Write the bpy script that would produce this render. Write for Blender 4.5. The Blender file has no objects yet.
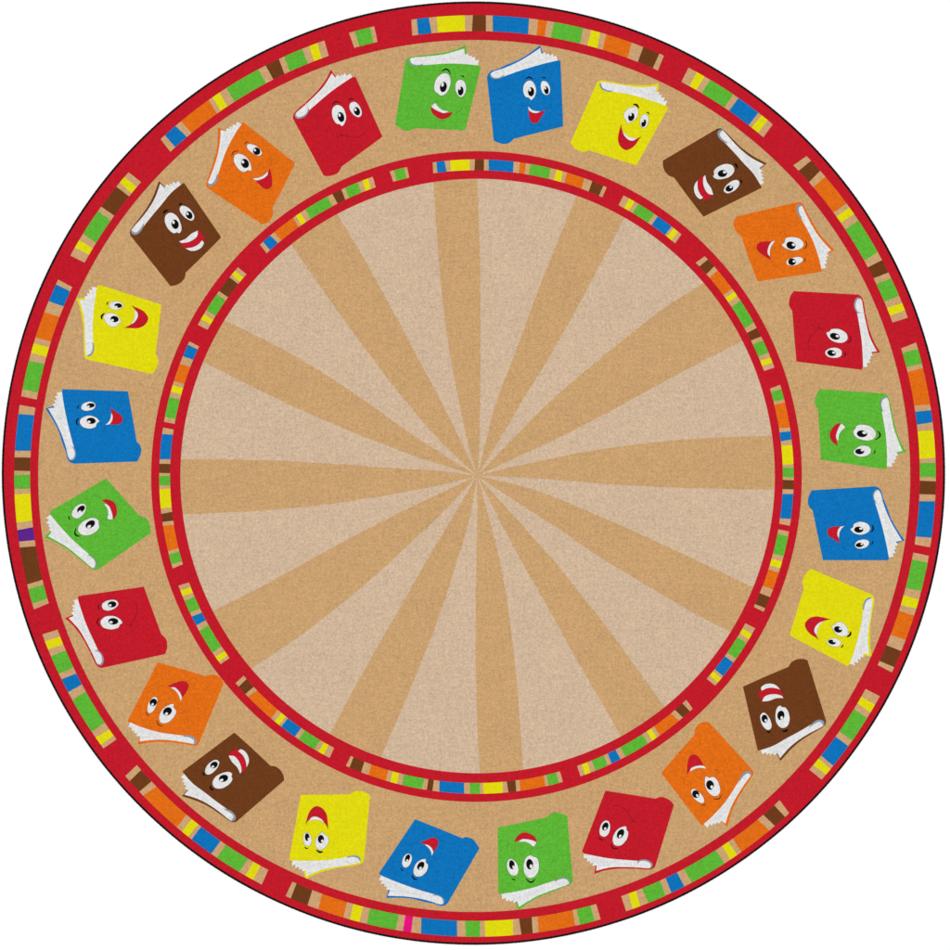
import bpy, bmesh, math, random
from mathutils import Vector, Matrix
from mathutils.geometry import tessellate_polygon

random.seed(5)
S = bpy.context.scene
COL = S.collection
U = 0.0025            # metres per pixel of the 950 px wide photograph: the rug is about 2.35 m across
CX = CY = 475.0
H = 0.0090            # pile height
K = 1.30              # irradiance of the lighting below over that of a white surface reading 1.0

def W(p):             # photograph point -> metres on the rug
    return ((p[0] - CX) * U, (CY - p[1]) * U)

# ------------------------------------------------------------------ materials
def lin(v):
    v /= 255.0
    return v / 12.92 if v <= 0.04045 else ((v + 0.055) / 1.055) ** 2.4

def yarn(name, rgb, grain=0.085, rough=0.95):
    m = bpy.data.materials.new(name)
    m.use_nodes = True
    nt = m.node_tree; N = nt.nodes; L = nt.links
    b = N['Principled BSDF']
    b.inputs['Roughness'].default_value = rough
    b.inputs['Specular IOR Level'].default_value = 0.06
    geo = N.new('ShaderNodeNewGeometry')
    def noise(scale, detail, sx=1.0, sy=1.0, off=0.0):
        mp = N.new('ShaderNodeMapping'); mp.inputs['Scale'].default_value = (sx, sy, 1)
        mp.inputs['Location'].default_value = (off, off * 0.7, 0)
        L.new(geo.outputs['Position'], mp.inputs['Vector'])
        t = N.new('ShaderNodeTexNoise'); t.noise_dimensions = '3D'
        t.inputs['Scale'].default_value = scale; t.inputs['Detail'].default_value = detail
        t.inputs['Roughness'].default_value = 0.6
        L.new(mp.outputs['Vector'], t.inputs['Vector'])
        return t.outputs['Fac']
    def math_(op, a, c):
        n = N.new('ShaderNodeMath'); n.operation = op
        for i, v in enumerate((a, c)):
            if isinstance(v, (int, float)): n.inputs[i].default_value = v
            else: L.new(v, n.inputs[i])
        return n.outputs[0]
    tuft = noise(290, 2.0)                       # single tufts, about 3 mm
    clump = noise(120, 2.0, off=3.1)             # clumps of tufts
    weft = noise(150, 1.0, 0.22, 1.6, 7.7)       # rows across
    warp = noise(150, 1.0, 1.6, 0.22, 11.3)      # rows along
    broad = noise(9, 3.0, off=5.5)               # uneven dye lots
    s = math_('MULTIPLY', math_('SUBTRACT', tuft, 0.5), 1.9)
    s = math_('ADD', s, math_('MULTIPLY', math_('SUBTRACT', clump, 0.5), 0.9))
    s = math_('ADD', s, math_('MULTIPLY', math_('SUBTRACT', weft, 0.5), 0.4))
    s = math_('ADD', s, math_('MULTIPLY', math_('SUBTRACT', warp, 0.5), 0.4))
    s = math_('ADD', s, math_('MULTIPLY', math_('SUBTRACT', broad, 0.5), 0.25))
    v = math_('ADD', math_('MULTIPLY', s, 4.0 * grain), 1.0)
    mx = N.new('ShaderNodeMix'); mx.data_type = 'RGBA'; mx.blend_type = 'MULTIPLY'
    mx.inputs[0].default_value = 1.0
    mx.inputs[6].default_value = tuple(lin(c) / K for c in rgb) + (1,)
    L.new(v, mx.inputs[7])
    L.new(mx.outputs[2], b.inputs['Base Color'])
    bp = N.new('ShaderNodeBump'); bp.inputs['Strength'].default_value = 0.25
    bp.inputs['Distance'].default_value = 0.0015
    L.new(tuft, bp.inputs['Height'])
    L.new(bp.outputs['Normal'], b.inputs['Normal'])
    return m

RGB = dict(red=(195, 25, 41), tan=(202, 161, 112), beige=(209, 182, 154), yellow=(226, 219, 13),
           green=(93, 182, 53), blue=(11, 115, 187), orange=(227, 109, 19), brown=(109, 59, 26),
           panel=(205, 162, 116), white=(229, 229, 229), magenta=(232, 16, 128), purple=(93, 36, 140),
           grey=(138, 150, 162), black=(13, 13, 14), line=(40, 30, 30), ink=(16, 12, 12), crease=(214, 215, 218), roll=(190, 194, 200))
M = {k: yarn(k + '_yarn', v, {'yellow': 0.07, 'red': 0.1, 'white': 0.09}.get(k, 0.108)) for k, v in RGB.items()}
DARKER = {k: yarn(k + '_outline_yarn', tuple(int(c * {'blue': 0.84, 'green': 0.82, 'orange': 0.84}.get(k, 0.76)) for c in RGB[k]), 0.075)
          for k in ('red', 'yellow', 'green', 'blue', 'orange', 'brown')}
BROW = dict(orange=yarn('brown_brow_yarn', (88, 48, 22)), red=yarn('dark_red_brow_yarn', (66, 14, 20)))
M['binding'] = yarn('black_edge_thread', (13, 18, 18), 0.12)
M['backing'] = yarn('grey_latex_backing', (120, 112, 100), 0.05)

# ------------------------------------------------------------------ helpers
def crom(p0, p1, p2, p3, t):
    return tuple(0.5 * (2 * b + (c - a) * t + (2 * a - 5 * b + 4 * c - d) * t * t + (3 * b - a - 3 * c + d) * t ** 3)
                 for a, b, c, d in zip(p0, p1, p2, p3))

def open_curve(pts, n=6):
    pts = [p[:2] for p in pts]
    if len(pts) == 2: return list(pts)
    q = [pts[0]] + pts + [pts[-1]]
    out = []
    for i in range(1, len(q) - 2):
        for k in range(n): out.append(crom(q[i - 1], q[i], q[i + 1], q[i + 2], k / n))
    return out + [pts[-1]]

def closed_curve(pts, n=6):
    cs = [i for i, p in enumerate(pts) if len(p) > 2]
    if not cs:
        m = len(pts); out = []
        for i in range(m):
            for k in range(n):
                out.append(crom(pts[i - 1], pts[i], pts[(i + 1) % m], pts[(i + 2) % m], k / n))
        return out
    pts = pts[cs[0]:] + pts[:cs[0]]; pts = pts + [pts[0]]
    out, span = [], [pts[0]]
    for p in pts[1:]:
        span.append(p)
        if len(p) > 2:
            out += open_curve(span, n)[:-1]; span = [p]
    return out

class MB:                                   # collects flat printed shapes and solids into ONE mesh
    def __init__(s): s.v = []; s.f = []; s.m = []; s.mats = []
    def slot(s, m):
        if m not in s.mats: s.mats.append(m)
        return s.mats.index(m)
    def poly(s, pts, z, m):                 # pts in metres
        base = len(s.v); k = s.slot(m)
        s.v += [(x, y, z) for x, y in pts]
        for t in tessellate_polygon([[Vector((x, y, 0)) for x, y in pts]]):
            a, b, c = (Vector(s.v[base + i]) for i in t)
            if (b - a).cross(c - a).z < 0: t = (t[0], t[2], t[1])
            s.f.append(tuple(base + i for i in t)); s.m.append(k)
    def strip(s, A, B, z, m, close=False):
        base = len(s.v); k = s.slot(m); n = len(A)
        for a, b in zip(A, B): s.v += [(a[0], a[1], z), (b[0], b[1], z)]
        for i in range(n if close else n - 1):
            j = (i + 1) % n
            f = (base + 2 * i, base + 2 * i + 1, base + 2 * j + 1, base + 2 * j)
            a, b, c = (Vector(s.v[q]) for q in f[:3])
            s.f.append(f if (b - a).cross(c - a).z > 0 else f[::-1]); s.m.append(k)
    def build(s, name, parent=None, smooth=False):
        me = bpy.data.meshes.new(name); me.from_pydata(s.v, [], s.f)
        for m in s.mats: me.materials.append(m)
        me.polygons.foreach_set('material_index', s.m)
        if smooth: me.polygons.foreach_set('use_smooth', [True] * len(s.f))
        me.update()
        o = bpy.data.objects.new(name, me); COL.objects.link(o)
        o.parent = parent
        return o

def circle(c, r, n=360):
    return [W((c[0] + r * math.sin(2 * math.pi * i / n), c[1] - r * math.cos(2 * math.pi * i / n))) for i in range(n)]

def stroke(pts, w0, w1):                    # a brush line: thin at its ends, w1 wide in the middle (pixels)
    c = open_curve(pts, 8); n = len(c); a = []; b = []
    for i, p in enumerate(c):
        q0, q1 = c[max(i - 1, 0)], c[min(i + 1, n - 1)]
        dx, dy = q1[0] - q0[0], q1[1] - q0[1]; d = math.hypot(dx, dy) or 1
        w = (w0 + (w1 - w0) * math.sin(math.pi * i / (n - 1))) / 2
        a.append((p[0] - dy / d * w, p[1] + dx / d * w)); b.append((p[0] + dy / d * w, p[1] - dx / d * w))
    return a, b

# ------------------------------------------------------------------ floor and rug body
mf = bpy.data.materials.new('white_floor'); mf.use_nodes = True
nb = mf.node_tree.nodes['Principled BSDF']
nb.inputs['Base Color'].default_value = (0.82, 0.82, 0.82, 1); nb.inputs['Roughness'].default_value = 0.8
nb.inputs['Specular IOR Level'].default_value = 0.1
nz = mf.node_tree.nodes.new('ShaderNodeTexNoise'); nz.inputs['Scale'].default_value = 40
bm_ = mf.node_tree.nodes.new('ShaderNodeBump'); bm_.inputs['Strength'].default_value = 0.03
mf.node_tree.links.new(nz.outputs['Fac'], bm_.inputs['Height'])
mf.node_tree.links.new(bm_.outputs['Normal'], nb.inputs['Normal'])
f = MB(); f.poly([(-15, -15), (15, -15), (15, 15), (-15, 15)], 0, mf)
fl = f.build('floor'); fl['kind'] = 'structure'

rug = bpy.data.objects.new('round_rug', None); COL.objects.link(rug)
rug['label'] = 'round rug with red borders, ring of smiling books and tan sunburst centre'
rug['category'] = 'rug'

RC, RR = (473.5, 473.2), 469.6              # pile edge; the black edging runs round it
z0 = H
g = MB(); n = 360
lo, mid, hi = circle(RC, RR - 1.0, n), circle(RC, RR, n), circle(RC, RR, n)
base = 0
g.poly(circle(RC, RR - 1.0, n), 0.0012, M['backing'])
g.f = [t[::-1] for t in g.f]
b0 = len(g.v)
for a, b in zip(lo, mid): g.v += [(a[0], a[1], 0.0012), (b[0], b[1], 0.0035)]
for i in range(n):
    j = (i + 1) % n
    g.f.append((b0 + 2 * i + 1, b0 + 2 * i, b0 + 2 * j, b0 + 2 * j + 1)); g.m.append(0)
g.build('backing', rug)
g = MB()
g.poly(circle(RC, RR, n), z0, M['tan'])
b0 = len(g.v); k = g.slot(M['tan'])
for a in circle(RC, RR, n): g.v += [(a[0], a[1], 0.0035), (a[0], a[1], z0)]
for i in range(n):
    j = (i + 1) % n
    g.f.append((b0 + 2 * i, b0 + 2 * i + 1, b0 + 2 * j + 1, b0 + 2 * j)); g.m.append(k)
g.build('book_field', rug)
# black serged edging: an overcast thread wound round the rim, slightly uneven
g = MB(); n = 1480; ns = 12; k = g.slot(M['binding'])
ph = [random.random() for _ in range(n)]
for i in range(n):
    th = 2 * math.pi * i / n
    wob = 0.10 * math.sin(7 * th + 1) + 0.07 * math.sin(19 * th)
    for s_ in range(ns):
        a = 2 * math.pi * s_ / ns
        thick = 1.0 + (0.04 if i % 2 else -0.03) + 0.06 * (ph[i] - 0.5)
        r = RR + 0.85 + wob * 0.6 + 1.5 * thick * math.cos(a)
        x, y = W((RC[0] + r * math.sin(th), RC[1] - r * math.cos(th)))
        g.v.append((x, y, 0.0055 + 0.0053 * thick * math.sin(a)))
for i in range(n):
    j = (i + 1) % n
    for s_ in range(ns):
        t = (s_ + 1) % ns
        g.f.append((i * ns + s_, j * ns + s_, j * ns + t, i * ns + t)); g.m.append(k)
g.build('edge_binding', rug, smooth=True)

D = 0.00035                                  # one printed layer
Z1, Z2, Z3, Z4, Z5 = (z0 + D * i for i in range(1, 6))
g = MB(); g.strip(circle(RC, RR, 480), circle((474.2, 476.0), 436.0, 480), Z2, M['red'], True)
g.build('outer_border', rug)
g = MB(); g.strip(circle((476.5, 476.5), 325.3, 480), circle((477.6, 476.0), 297.2, 480), Z3, M['red'], True)
g.build('inner_border', rug)
g = MB(); g.poly(circle((477.6, 476.0), 299.5, 240), Z1, M['beige']); g.build('centre_disc', rug)

def unwrap(a, ref):
    while a < ref - math.pi: a += 2 * math.pi
    while a > ref + math.pi: a -= 2 * math.pi
    return a
def arc(c, r, t0, t1):
    n = max(2, int(abs(t1 - t0) / 0.012) + 2)
    return [W((c[0] + r * math.sin(t0 + (t1 - t0) * i / (n - 1)), c[1] - r * math.cos(t0 + (t1 - t0) * i / (n - 1)))) for i in range(n)]
# ------------------------------------------------------------------ sunburst
OR = dict(A=(175, 175), B=(470, 175), C=(175, 470), D=(470, 470)); RS = 950 / 310
C0 = (477.2, 475.8)
RAYS = [
 (('A', [(793,22),(797,100),(806,230),(822,400),(845,560),(870,689),(900,830)]), ('B', [(22,12),(27,130),(31,300),(32,500),(31,690),(27,860)])),
 (('B', [(325,70),(262,220),(203,370),(148,520),(83,690),(50,812)]), ('B', [(472,133),(402,268),(322,418),(242,560),(161,690),(95,803)])),
 (('B', [(712,334),(600,405),(480,497),(360,595),(250,690),(167,772)]), ('B', [(840,506),(700,577),(560,652),(420,729),(276,803),(153,860)])),
 (('B', [(930,800),(800,803),(650,811),(500,827),(350,849),(276,864),(120,897)]), ('D', [(938,60),(700,56),(450,45),(276,31),(153,22)])),
 (('D', [(872,362),(740,299),(600,233),(450,165),(276,90),(153,48)]), ('D', [(797,496),(700,446),(580,376),(400,268),(276,183),(153,104)])),
 (('D', [(591,721),(500,592),(400,457),(300,331),(255,276),(145,153)]), ('D', [(461,812),(400,706),(320,568),(235,415),(156,276),(91,153)])),
 (('D', [(162,918),(155,800),(140,620),(118,430),(90,276),(60,153)]), ('D', [(31,928),(23,800),(18,600),(18,430),(20,276),(23,153)])),
 (('C', [(630,882),(700,720),(758,580),(812,440),(865,276),(901,153)]), ('C', [(478,803),(560,650),(630,525),(700,404),(772,276),(846,153)])),
 (('C', [(238,606),(380,510),(520,402),(620,317),(690,253),(812,138)]), ('C', [(123,429),(260,360),(400,283),(550,202),(690,130),(812,72)])),
 (('C', [(26,136),(150,131),(300,122),(450,107),(600,85),(690,70),(812,46)]), ('A', [(20,872),(150,872),(300,875),(450,883),(600,893),(690,900),(812,907)])),
 (('A', [(86,572),(230,645),(380,717),(540,786),(690,845),(812,886)]), ('A', [(150,446),(290,512),(430,592),(570,684),(690,770),(812,851)])),
 (('A', [(355,211),(430,320),(530,460),(620,582),(704,689),(812,815)]), ('A', [(499,123),(580,258),(660,404),(740,553),(812,689),(874,812)])),
]
def ray_edge(k, pts):
    q = [(OR[k][0] + x / RS, OR[k][1] + y / RS) for x, y in pts]
    dx, dy = q[0][0] - q[1][0], q[0][1] - q[1][1]; d = math.hypot(dx, dy)
    q = q + [C0]
    return [W(p) for p in open_curve(q, 6)]
for e0, e1 in RAYS:
    a, b = ray_edge(*e0), ray_edge(*e1)
    t0, t1 = (math.atan2(q[0] / U + CX - 477.6, q[1] / U - CY + 476.0) for q in (a[0], b[0]))
    rim = arc((477.6, 476.0), 298.6, t0, unwrap(t1, t0))
    g = MB(); g.poly(rim + b[1:] + a[::-1][1:-1], Z2, M['tan']); g.build('sun_ray', rug)

# ------------------------------------------------------------------ striped panels in the two borders
# every edge is (outer point, inner point) as read off the photograph, turned into two angles round the rug
PC = (475.0, 476.0)
T = {}
def reg(name, x, y, s): T[name] = (x, y, s)
reg('a',400,0,7.917); reg('b',510,0,5.9375); reg('c',670,50,7.917); reg('d',770,130,7.917); reg('e',840,220,8.636)
reg('f',860,320,5.9375); reg('g',860,460,6.786); reg('h',840,540,6.786); reg('i',780,660,7.308); reg('j',690,770,7.917)
reg('k',590,830,7.917); reg('l',480,860,7.308); reg('m',450,900,19.0); reg('n',370,870,7.308); reg('o',270,850,7.917)
reg('p',180,810,7.917); reg('q',100,730,7.917); reg('r',30,640,7.917); reg('s',0,530,7.917); reg('t',0,430,7.308)
reg('u',0,330,7.308); reg('v',10,260,9.5); reg('w',50,160,8.636); reg('x',150,60,7.917); reg('y',250,10,6.333)
PANELS = '''
a90,158,97,278|blue a133,152,145,272 a228,142,250,262|yellow a290,135,300,255 a512,122,517,245|brown a577,122,570,245 a680,122,680,245|blue a733,125,735,245 b113,112,108,200|orange b167,120,158,208 b219,125,207,213|green b262,130,242,218 b435,165,417,255|yellow b482,182,458,270 b537,190,520,280|orange b572,207,550,295 b722,253,700,340|brown b790,282,760,365 b886,320,850,400|b914,332,880,413
c145,145,92,248|yellow c210,178,157,283 c272,213,212,310|green c318,240,252,335 c500,355,435,447|blue c540,383,472,475 c700,495,628,590|yellow c725,520,650,607 c773,555,702,652|c810,592,742,688
d288,208,190,275|brown d325,243,230,320 d395,325,312,410|orange d435,372,345,450 d600,585,508,650|yellow d625,615,527,685 d665,665,565,732|green d697,717,603,783 e322,283,217,345|brown e362,347,248,405 e415,455,297,500|green e440,505,317,550 e507,655,388,705|yellow e540,715,412,757 e560,778,437,825|e580,845,455,885
f330,135,247,168|green f345,170,258,195 f367,260,278,280|orange f374,285,285,308 f414,502,327,508|blue f420,535,330,545 f430,607,338,622|yellow f437,655,343,660 f447,817,355,825|green f449,848,357,850 g514,118,407,115|brown g515,145,407,140 g510,235,407,232|blue g508,280,402,280 g485,527,382,520|g474,592,372,573
g465,650,361,628|green h593,155,492,130 h555,347,447,327|yellow h535,403,430,375 h513,465,415,440|orange h500,512,402,480 h442,678,345,643|brown h413,752,318,715 h367,862,270,822|h350,897,258,850
i726,263,627,213|yellow i692,325,597,270 i658,382,567,318|green i632,422,545,360 i525,588,437,523|blue i498,628,408,562 i385,770,302,700|yellow i367,795,285,722 i335,838,245,768|i303,872,215,802
j782,338,713,242|brown j750,368,670,283 j668,438,582,357|orange j625,478,540,397 j403,645,342,545|yellow j373,670,303,570 j317,708,257,605|green j270,738,207,640 k805,412,745,315|blue k745,442,690,340 k643,495,600,383|green k597,518,557,407 k460,573,413,470|yellow k398,600,365,485 k337,620,305,507|k285,640,248,527
l880,427,850,325|green l838,442,808,335 l730,468,705,358|orange l694,477,678,368 l428,525,422,408|brown l385,533,378,420 l303,543,285,430|yellow l243,550,240,437 l40,560,33,447|green m572,695,570,395 m300,700,287,395|blue m137,690,132,387 n373,465,375,350|magenta n300,455,315,343 n240,447,258,335|green n187,437,212,325 o767,585,792,465|yellow o708,570,737,447 o632,550,660,430|orange o582,533,610,413 o383,465,412,350|brown o298,435,335,317 o165,380,208,270|o125,360,178,252
p650,585,698,477|yellow p580,550,637,440 p518,518,580,412|green p470,490,540,385 p292,375,362,277|blue p248,345,322,245 p92,230,165,135|yellow p68,207,143,115 p18,167,92,73|orange q612,765,687,668 q345,517,443,450|brown q315,485,410,405 q240,400,323,318|q202,362,292,278
r583,857,687,785|yellow r562,828,662,758 r523,768,630,708|green r495,722,590,655 r337,475,440,408|blue r307,410,410,353 r250,310,367,265|green r232,265,342,220 r170,128,287,80|yellow r148,72,258,37 s357,882,478,843|s340,825,458,788
s272,627,387,580|green s258,582,373,545 s227,467,343,433|brown s218,430,333,395 s160,138,283,128|purple s150,92,272,80 t128,732,240,710|yellow t120,677,237,662 t107,472,220,463|green t104,430,218,430 t104,327,218,328|brown t106,297,218,300 t108,200,220,202|blue t110,152,223,152 u133,613,247,622|u142,547,258,568
u158,485,268,508|green u165,433,277,458 u210,223,322,248|yellow u228,165,338,197 u245,97,358,127|orange u258,53,370,85 v325,495,468,540|blue v370,393,508,440 v437,232,572,297|v460,187,592,257
w180,828,300,887|yellow w218,757,337,818 w255,692,370,765|green w288,640,393,715 w413,440,522,520|brown w445,405,552,478 w575,232,680,312|yellow w602,195,705,287 w640,147,747,230|w680,107,783,188
x87,630,160,725|blue x120,598,200,690 x202,523,290,605|orange x248,488,325,572 x467,320,525,418|yellow x497,297,557,398 x552,262,610,362|green x605,225,665,325 x860,80,915,178|brown y102,358,148,440 y185,315,217,402|green y217,297,250,385 y332,252,365,335|yellow y375,230,405,322 y430,213,452,303|y472,197,497,287
y628,148,660,238|green y665,135,692,228 y762,112,782,202|y787,105,807,200
'''
def edge(tok):
    x, y, s = T[tok[0]]
    q = [float(v) for v in tok[1:].split(',')]
    out = []
    for px, py in ((q[0], q[1]), (q[2], q[3])):
        X, Y = x + px / s - PC[0], y + py / s - PC[1]
        out.append(math.atan2(X, -Y))
    return out
def block(c, ro, ri, e0, e1, z, m):
    g = MB()
    a = arc(c, ro, e0[0], unwrap(e1[0], e0[0])); i0 = unwrap(e0[1], e0[0]); b = arc(c, ri, i0, unwrap(e1[1], i0))
    g.poly(a + b[::-1], z, m)
    return g
SWAP = {'magenta': ('brown', None), 'purple': ('brown', 'orange')}
def striped(c, ro, ri, zp, inner):
    for row in PANELS.strip().split('\n'):
        cells = row.split('|')
        e0, e1 = edge(cells[0]), edge(cells[-1])
        p = block(c, ro, ri, e0, e1, zp, M['panel']).build('striped_panel', rug)
        cols = [q.split()[0] for q in cells[1:-1]]
        for i, q in enumerate(cells[1:-1]):
            cn, a, b = q.split()
            if inner:
                if cn in ('magenta', 'purple'): cn = 'brown'
                elif i + 1 < len(cols) and cols[i + 1] == 'purple': cn = 'orange'
            o = block(c, ro, ri, edge(a), edge(b), zp + D, M[cn]).build('colour_block', p)
            o['label'] = cn + ' colour block'
striped((475.0, 476.0), 460.7, 444.8, Z3, False)
striped((476.45, 476.6), 317.2, 306.3, Z4, True)

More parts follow.
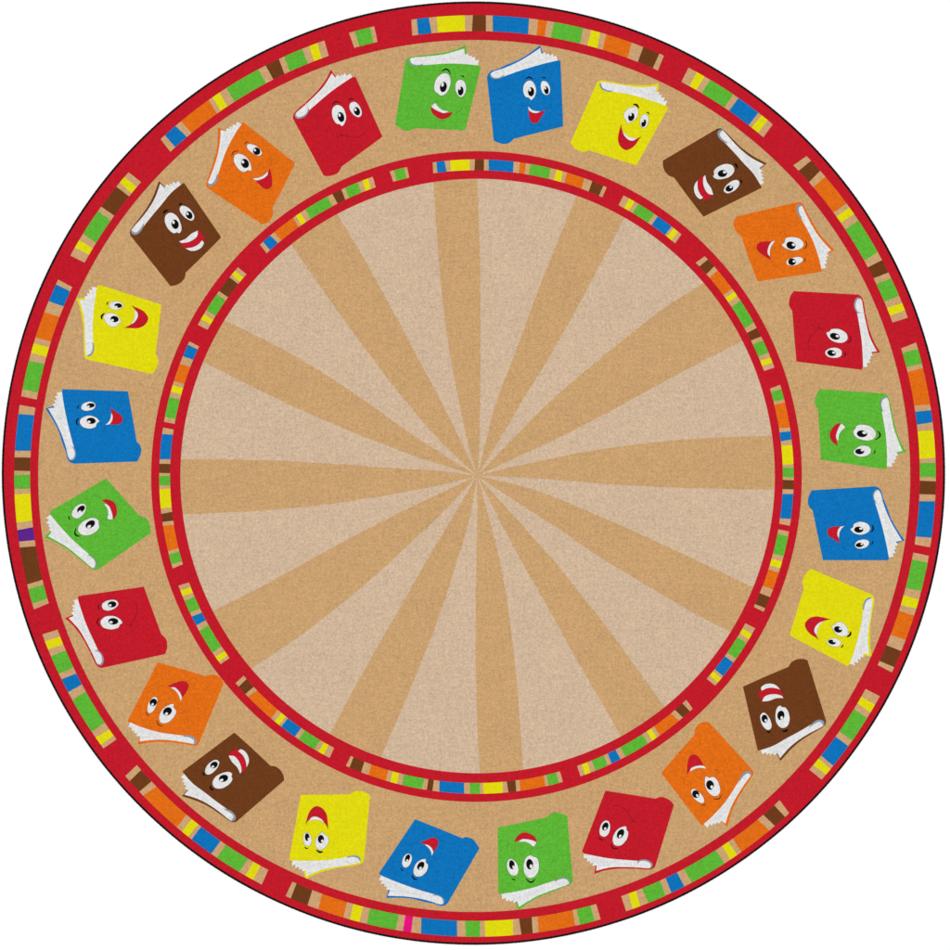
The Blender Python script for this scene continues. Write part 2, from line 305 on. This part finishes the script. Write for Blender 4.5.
# ------------------------------------------------------------------ the six printed books
c = 1
def ell(x, y, rx, ry, tilt, n=20):           # tilt in degrees clockwise in the picture
    t = math.radians(tilt); out = []
    for i in range(n):
        a = 2 * math.pi * i / n; u, v = rx * math.cos(a), ry * math.sin(a)
        out.append((x + u * math.cos(t) - v * math.sin(t), y + u * math.sin(t) + v * math.cos(t)))
    return out
BOOKS = dict(
 green=dict(o=(390,40), s=9.5, anchor=[(860,258),(712,856),(50,800)],
  cover=[(50,800,c),(147,215,c),(154,192),(170,174),(200,163),(250,157),(300,151),(400,138),(500,125),(600,100),(670,72),(719,50,c),(726,132,c),(690,200,c),(838,241,c),(862,258,c),(713,857,c),(245,836,c),(220,845),(195,857),(160,863),(120,849),(80,826)],
  pages=[(180,205,c),(190,178),(220,167),(300,160),(400,150),(500,138),(600,113),(706,80,c),(712,138,c),(746,126,c),(748,152,c),(778,148,c),(778,168,c),(808,160,c),(812,194,c),(845,188,c),(838,242,c),(700,230),(550,225),(430,232),(310,241,c),(250,240),(205,228)],
  shade=[(178,200,c),(184,222),(205,238),(250,247),(315,240,c),(314,224,c),(285,234),(245,236),(212,224),(196,204),(192,180,c)],
  eyes=[([(525,315),(562,338),(577,390),(564,455),(535,508),(485,530),(455,508,c),(425,485),(420,435),(440,370),(480,328)], (507,447,33,50,10), (499,424,13,20,10)),
        ([(672,377),(705,395),(722,440),(720,490),(700,530),(672,544),(645,525),(622,480),(622,425),(640,390)], (672,485,27,43,6), (662,460,10,15,6))],
  brows=[([(490,300),(520,280),(550,284),(578,328)],13),([(672,345),(690,342),(706,360)],9)],
  red=[(387,636,c),(420,662),(470,686),(520,697),(595,685,c),(570,720),(530,744),(482,751),(430,722),(396,682)],
  teeth=[[(433,600,c),(460,638),(500,666),(554,677,c),(535,690),(500,693),(440,668),(393,634,c),(410,612)]],
  lines=[[(430,592),(448,588),(462,566)],[(625,686),(668,672),(686,640)],[(425,735),(475,768),(520,760)]]),
 blue=dict(o=(480,40), s=8.636, anchor=[(693,180),(716,745),(120,868)],
  cover=[(120,868,c),(62,325,c),(72,294),(100,268),(160,249),(230,215),(330,175),(430,114),(517,48,c),(545,118,c),(520,190,c),(672,178,c),(694,180,c),(717,745,c),(500,800),(290,852,c),(262,882),(220,897),(170,890)],
  pages=[(85,305,c),(97,284),(130,266),(180,252),(280,212),(380,160),(450,115),(521,68,c),(532,122,c),(560,103,c),(571,128,c),(594,117,c),(601,138,c),(630,116,c),(636,146,c),(660,131,c),(672,178,c),(560,204),(430,240),(320,275),(205,316,c),(165,330),(120,334)],
  shade=[(84,300,c),(96,326),(130,338),(172,332),(203,312),(210,290,c),(198,305),(165,324),(130,327),(104,314),(93,292,c)],
  eyes=[([(425,350),(463,370),(485,430),(472,490),(440,522,c),(420,498),(392,490),(372,440),(384,378)], (441,448,27,40,0), (431,430,10,14,0)),
        ([(550,353),(585,370),(605,418),(600,460),(572,476),(540,455),(524,405),(530,366)], (573,434,20,35,-10), (564,416,8,11,-10))],
  brows=[([(393,336),(425,322),(460,340)],12),([(535,326),(551,322),(570,336)],8)],
  red=[(421,610,c),(455,628),(500,630),(566,605,c),(530,660),(505,702),(470,718),(440,703),(427,670)],
  teeth=[[(415,573,c),(440,598),(475,613),(522,617,c),(495,630),(455,628),(422,608,c)]],
  lines=[[(355,558),(378,572),(412,570)],[(560,592),(600,580),(620,540)],[(425,722),(450,736),(480,738)]]),
 yellow=dict(o=(565,70), s=8.636, anchor=[(890,325),(615,823),(48,630)],
  cover=[(48,630,c),(275,114,c),(292,97),(320,92),(400,103),(500,122),(600,132),(720,132),(808,118,c),(801,190,c),(760,230,c),(868,309,c),(890,325,c),(616,823,c),(400,755),(212,693,c),(185,702),(150,706),(100,685),(65,655)],
  pages=[(300,135,c),(308,112),(330,105),(450,122),(550,139),(650,150),(796,141,c),(781,190,c),(816,190,c),(811,216,c),(836,212,c),(830,240,c),(863,234,c),(855,268,c),(886,264,c),(868,310,c),(800,283),(650,236),(530,206),(410,188,c),(350,178),(315,160)],
  shade=[(297,122,c),(304,154),(340,181),(400,190),(416,168,c),(398,178),(352,168),(324,148),(310,112,c)],
  eyes=[([(608,318),(630,345),(629,390),(605,430),(540,463,c),(525,430),(506,405),(515,365),(550,330)], (572,406,27,36,20), (566,387,10,12,20)),
        ([(690,382),(718,400),(722,440),(706,485),(675,503),(650,475),(648,430),(664,396)], (680,460,20,34,15), (673,440,8,12,15))],
  brows=[([(588,298),(618,302),(640,332)],15),([(703,368),(716,368),(730,385)],9)],
  red=[(483,478,c),(500,540),(540,590),(590,608),(651,578,c),(610,640),(570,676),(520,689),(475,652),(459,600),(466,545)],
  teeth=[[(497,528,c),(530,563),(570,583),(619,589,c),(590,610),(550,604),(514,570)]],
  lines=[[(474,484),(483,478),(482,466)],[(640,592),(652,584),(655,566)]]),
 brown=dict(o=(125,175), s=8.257, anchor=[(485,65),(792,515),(375,915)],
  cover=[(375,915,c),(47,500,c),(42,470),(62,432),(110,370),(180,275),(235,172),(280,52,c),(328,99,c),(340,150,c),(462,80,c),(486,65,c),(793,515,c),(650,660),(500,805,c),(491,850),(462,885),(420,908)],
  pages=[(50,460,c),(70,430),(140,350),(200,270),(250,182),(291,70,c),(328,106,c),(345,74,c),(361,92,c),(378,66,c),(391,82,c),(402,53,c),(420,74,c),(440,48,c),(466,78,c),(380,150),(300,248),(230,330),(155,425,c),(128,460),(95,487),(60,480)],
  shade=[(47,455,c),(58,488),(95,494),(136,462),(161,405,c),(150,402,c),(126,444),(92,474),(64,463),(56,448,c)],
  eyes=[([(378,311),(430,340),(460,400),(467,452),(450,481),(430,474,c),(400,481),(360,450),(330,392),(335,335)], (414,407,30,40,-15), (400,390,11,15,-15)),
        ([(480,253),(530,275),(568,325),(571,358),(548,378),(500,356),(460,312),(452,272)], (530,332,26,34,-30), (516,321,9,12,-30))],
  brows=[([(317,322),(330,300),(358,287)],15),([(445,252),(456,240),(476,238)],12)],
  red=[(447,550,c),(500,528),(552,488),(601,456,c),(640,490),(656,540),(635,543),(605,572),(555,596),(500,606,c),(465,575)],
  teeth=[[(446,549,c),(500,527),(550,484),(601,459,c),(598,500),(568,532),(520,555),(468,562,c)],[(500,606,c),(560,597),(608,572),(635,541,c),(652,562),(630,600),(585,624),(540,625)]],
  lines=[]),
 orange=dict(o=(200,115), s=8.257, anchor=[(358,62),(783,398),(510,900)],
  cover=[(510,900,c),(72,610,c),(50,580),(58,545),(85,470),(120,360),(145,250),(150,105,c),(216,136,c),(240,180,c),(336,75,c),(358,61,c),(784,398,c),(690,590),(596,765,c),(601,805),(590,850),(560,884)],
  pages=[(62,560,c),(78,525),(112,435),(150,310),(166,200),(170,123,c),(212,136,c),(223,106,c),(240,118,c),(249,93,c),(266,102,c),(274,75,c),(295,86,c),(307,54,c),(345,77,c),(300,140),(240,248),(200,340),(150,492,c),(128,550),(97,578),(68,578)],
  shade=[(62,562,c),(74,590),(106,586),(142,546),(151,490,c),(140,488,c),(126,532),(100,565),(76,566),(67,552,c)],
  eyes=[([(328,320),(380,345),(415,395),(425,458),(395,456,c),(355,472),(310,437),(280,382),(288,332)], (372,400,32,40,-25), (354,388,11,14,-25)),
        ([(410,238),(465,255),(505,295),(510,324),(485,338),(435,316),(395,282),(387,250)], (468,299,29,33,-40), (453,290,9,12,-40))],
  brows=[([(260,340),(278,305),(320,297)],9),([(366,244),(380,228),(402,224)],8)],
  red=[(465,546,c),(520,520),(560,480),(577,440,c),(591,510),(594,570),(580,600),(550,611),(515,596)],
  teeth=[[(435,525,c),(490,516),(530,496),(561,466,c),(556,497),(520,525),(470,540)]],
  lines=[[(340,488),(334,528),(368,537)],[(548,356),(583,362),(590,400),(574,432)],[(560,632),(585,618),(602,596)]]),
 red=dict(o=(285,65), s=8.257, anchor=[(580,98),(802,592),(320,910)],
  cover=[(320,912,c),(67,442,c),(73,405),(110,364),(180,303),(270,213),(340,120),(378,42,c),(421,98,c),(430,150,c),(556,102,c),(581,97,c),(803,592,c),(640,712),(466,838,c),(440,885),(400,907),(360,916)],
  pages=[(80,415,c),(98,388),(160,335),(240,260),(320,175),(386,68,c),(415,104,c),(438,76,c),(452,97,c),(466,75,c),(480,90,c),(491,65,c),(512,88,c),(537,68,c),(558,99,c),(470,158),(390,214),(310,280),(198,377,c),(165,418),(120,440),(90,436)],
  shade=[(79,414,c),(94,442),(136,442),(177,416),(200,372),(184,345,c),(186,380),(162,412),(126,428),(100,426),(88,402,c)],
  eyes=[([(440,330),(480,355),(503,410),(501,460),(475,504),(450,489,c),(422,482),(392,432),(389,372),(408,340)], (462,430,27,42,-15), (450,414,10,14,-15)),
        ([(570,303),(605,325),(632,375),(631,414),(605,432),(565,411),(535,367),(535,322)], (594,382,25,36,-20), (582,369,9,12,-20))],
  brows=[([(388,330),(420,302),(460,314)],10),([(525,295),(545,278),(568,282)],9)],
  red=None, teeth=[],
  lines=[[(425,600),(470,578),(530,592),(590,598),(640,580),(672,548)],[(465,545),(470,578),(480,590)]]),
)
SP = {}
def R(x, y, s): return lambda p: (x + p[0] / s, y + p[1] / s)
r2, r3, r4, r5 = R(640,80,3.9583), R(740,260,4.318), R(740,460,4.318), R(640,620,3.9583)
r6, r7, r8, r9, r0 = R(460,750,3.9583), R(270,750,3.9583), R(80,620,3.9583), R(0,470,4.318), R(0,260,4.318)
PLACES = dict(
 green=[(r3,(630,902),(347,860),(347,560),'lying green book at the right of the ring, pages to the outer edge'),
        (r6,(153,567),(152,306),(422,262),'upside-down green book at the bottom of the ring'),
        (r9,(213,180),(462,40),(650,268),'green book at the left of the ring, pages towards the lower left')],
 blue=[(r4,(642,432),(357,430),(310,133),'lying blue book at the right of the ring, pages to the outer edge'),
       (r7,(430,490),(578,275),(827,388),'upside-down blue book at the bottom of the ring'),
       (r0,(268,558),(553,571),(592,868),'blue book at the left of the ring, pages to the left')],
 yellow=[(r4,(467,890),(213,755),(308,472),'yellow book at the lower right of the ring, pages to the outer edge'),
         (r7,(78,433),(120,177),(396,182),'upside-down yellow book at the lower left of the ring'),
         (r0,(425,107),(696,193),(655,492),'yellow book at the upper left of the ring, pages to the left')],
 brown=[(r2,(482,425),(250,540),(92,320),'brown book at the upper right of the ring, pages to the outer edge'),
        (r5,(468,517),(408,263),(662,160),'upside-down brown book at the lower right of the ring'),
        (r8,(405,600),(612,448),(808,633),'brown book at the lower left of the ring, pages to the lower left')],
 orange=[(r2,(718,757),(465,798),(383,541),'orange book at the upper right of the ring, pages to the outer edge'),
         (r5,(245,812),(84,605),(272,405),'upside-down orange book at the lower right of the ring'),
         (r8,(190,400),(308,168),(567,252),'orange book at the lower left of the ring, pages at its lower edge')],
 red=[(r3,(527,472),(242,437),(235,137),'red book at the right of the ring, pages to the outer edge'),
      (r6,(483,403),(577,162),(845,218),'upside-down red book at the bottom of the ring'),
      (r9,(338,545),(620,507),(712,793),'red book at the left of the ring, pages to the left')],
)
FIRST = dict(green='upright green book at the top of the ring, grinning', blue='upright blue book at the top of the ring, laughing',
             yellow='yellow book right of the top of the ring, laughing', brown='brown book at the upper left of the ring, showing two rows of teeth',
             orange='orange book at the upper left of the ring, laughing', red='red book left of the top of the ring, smiling with closed mouth')
EXTRA = 0.00012
def grow(poly, d):                            # offset a closed outline outwards by d
    n = len(poly); out = []
    A = sum(poly[i - 1][0] * poly[i][1] - poly[i][0] * poly[i - 1][1] for i in range(n))
    sg = 1 if A > 0 else -1
    for i in range(n):
        p, q = poly[i - 1], poly[(i + 1) % n]
        dx, dy = q[0] - p[0], q[1] - p[1]; L = math.hypot(dx, dy) or 1
        out.append((poly[i][0] + sg * dy / L * d, poly[i][1] - sg * dx / L * d))
    return out
def make_book(cn, d):
    ox, oy = d['o']; s = d['s']
    A = [(ox + x / s, oy + y / s) for x, y in d['anchor']]
    mx, my = sum(p[0] for p in A) / 3, sum(p[1] for p in A) / 3
    loc = lambda p: ((ox + p[0] / s - mx) * U, -(oy + p[1] / s - my) * U)
    P = lambda pts: [loc(p) for p in closed_curve(pts)]
    SPp = 0.55 * U                            # width of a fine printed outline
    g = MB(); g.poly(grow(P(d['cover']), 0.18 * U), Z1, M[cn]); bk = g.build('book', rug)
    g = MB(); pg = grow(P(d['pages']), -0.12 * U)
    cs = [p for p in d['pages'] if len(p) > 2]
    sx, sy = sum(p[0] for p in d['shade']) / len(d['shade']), sum(p[1] for p in d['shade']) / len(d['shade'])
    g.poly(pg, Z2, M['white']); 
    sh = d['shade']; e = [i for i, p in enumerate(sh) if len(p) > 2][1]; cx, cy = (sh[0][0] + sh[e][0]) / 2, (sh[0][1] + sh[e][1]) / 2
    a, b = stroke([sh[e]] + [(2 * cx - p[0], 2 * cy - p[1]) for p in sh[1:e]][:2 if cn in ('green', 'blue', 'yellow') else 1], 3, 3.5)     # far rim of the rolled leaves
    g.strip([loc(v) for v in a], [loc(v) for v in b], Z2 + EXTRA, M['roll'])
    g.poly(grow(P(sh), -0.12 * U), Z3, M['grey'])
    for i, ln in zip((2, 4, 6, 8), (0.62, 0.5, 0.45, 0.3)):          # the edges of single leaves
        p = cs[i]; q = (p[0] + (sx - p[0]) * ln, p[1] + (sy - p[1]) * ln)
        a, b = stroke([p, ((p[0] + q[0]) / 2, (p[1] + q[1]) / 2), q], 1.5, 4)
        g.strip([loc(v) for v in a], [loc(v) for v in b], Z3, M['crease'])
    g.build('pages', bk)
    for out, pu, hl in d['eyes']:
        g = MB(); o = grow(P(out), -0.1 * U)
        g.poly(grow(o, SPp * 0.45), Z2, M['line']); g.poly(o, Z2 + EXTRA, M['white'])
        g.poly([loc(p) for p in ell(*pu)], Z3, M['black']); g.poly([loc(p) for p in ell(*hl)], Z4, M['white'])
        g.build('eye', bk)
    for pts, w in d['brows']:
        g = MB(); a, b = stroke(pts, 4, w * (1.0 if cn in BROW else 1.2))
        g.strip([loc(p) for p in a], [loc(p) for p in b], Z2, BROW.get(cn, M['ink'])); g.build('eyebrow', bk)
    if d['red']:
        g = MB(); o = P(d['red'])
        g.poly(grow(o, SPp * 0.35), Z2, DARKER['red']); g.poly(o, Z2 + EXTRA, M['red'])
        for t in d['teeth']:
            q = P(t); g.poly(grow(q, SPp * 0.3), Z3, M['line']); g.poly(q, Z3 + EXTRA, M['white'])
        g.build('mouth', bk)
    if d['lines']:
        g = MB()
        for pts in d['lines']:
            a, b = stroke(pts, 2.0, 5.5)
            g.strip([loc(p) for p in a], [loc(p) for p in b], Z2, DARKER[cn])
        g.build('smile_line', bk)
    bk.location = (*W((mx, my)), 0)
    return bk, A, (mx, my)
for cn, d in BOOKS.items():
    bk, A, m0 = make_book(cn, d)
    bk['label'] = FIRST[cn]
    kids = list(bk.children)
    z = [complex(*p) - complex(*m0) for p in A]
    for r, p1, p2, p3, lab in PLACES[cn]:
        w = [complex(*r(p)) for p in (p1, p2, p3)]
        mw = sum(w) / 3
        a = sum((wi - mw) * zi.conjugate() for wi, zi in zip(w, z)) / sum(abs(zi) ** 2 for zi in z)
        res = max(abs(wi - mw - a * zi) for wi, zi in zip(w, z))
        print('FIT', cn, 'scale %.3f rot %.1f res %.2f px' % (abs(a), math.degrees(math.atan2(a.imag, a.real)), res))
        cb = bk.copy(); COL.objects.link(cb); cb['label'] = lab
        cb.location = (*W((mw.real, mw.imag)), 0)
        cb.rotation_euler = (0, 0, -math.atan2(a.imag, a.real)); cb.scale = (abs(a), abs(a), 1)
        for ch in kids:
            k = ch.copy(); COL.objects.link(k); k.parent = cb

# ------------------------------------------------------------------ light, camera
w = bpy.data.worlds.new('World'); S.world = w; w.use_nodes = True
bg = w.node_tree.nodes['Background']; bg.inputs['Color'].default_value = (1, 1, 1, 1); bg.inputs['Strength'].default_value = 0.30
la = bpy.data.lights.new('studio_softbox', 'AREA'); la.shape = 'SQUARE'; la.size = 4.0; la.energy = 1230
lo_ = bpy.data.objects.new('studio_softbox', la); COL.objects.link(lo_); lo_.location = (0, 0, 11.0)
cam = bpy.data.cameras.new('camera'); co = bpy.data.objects.new('camera', cam); COL.objects.link(co)
dist = 6.0
co.location = (0, 0, H + dist); cam.sensor_width = 36; cam.lens = 36 * dist / (950 * U); cam.clip_end = 200
S.camera = co
S.view_settings.view_transform = 'Standard'; S.view_settings.look = 'None'
S.view_settings.exposure = 0; S.view_settings.gamma = 1
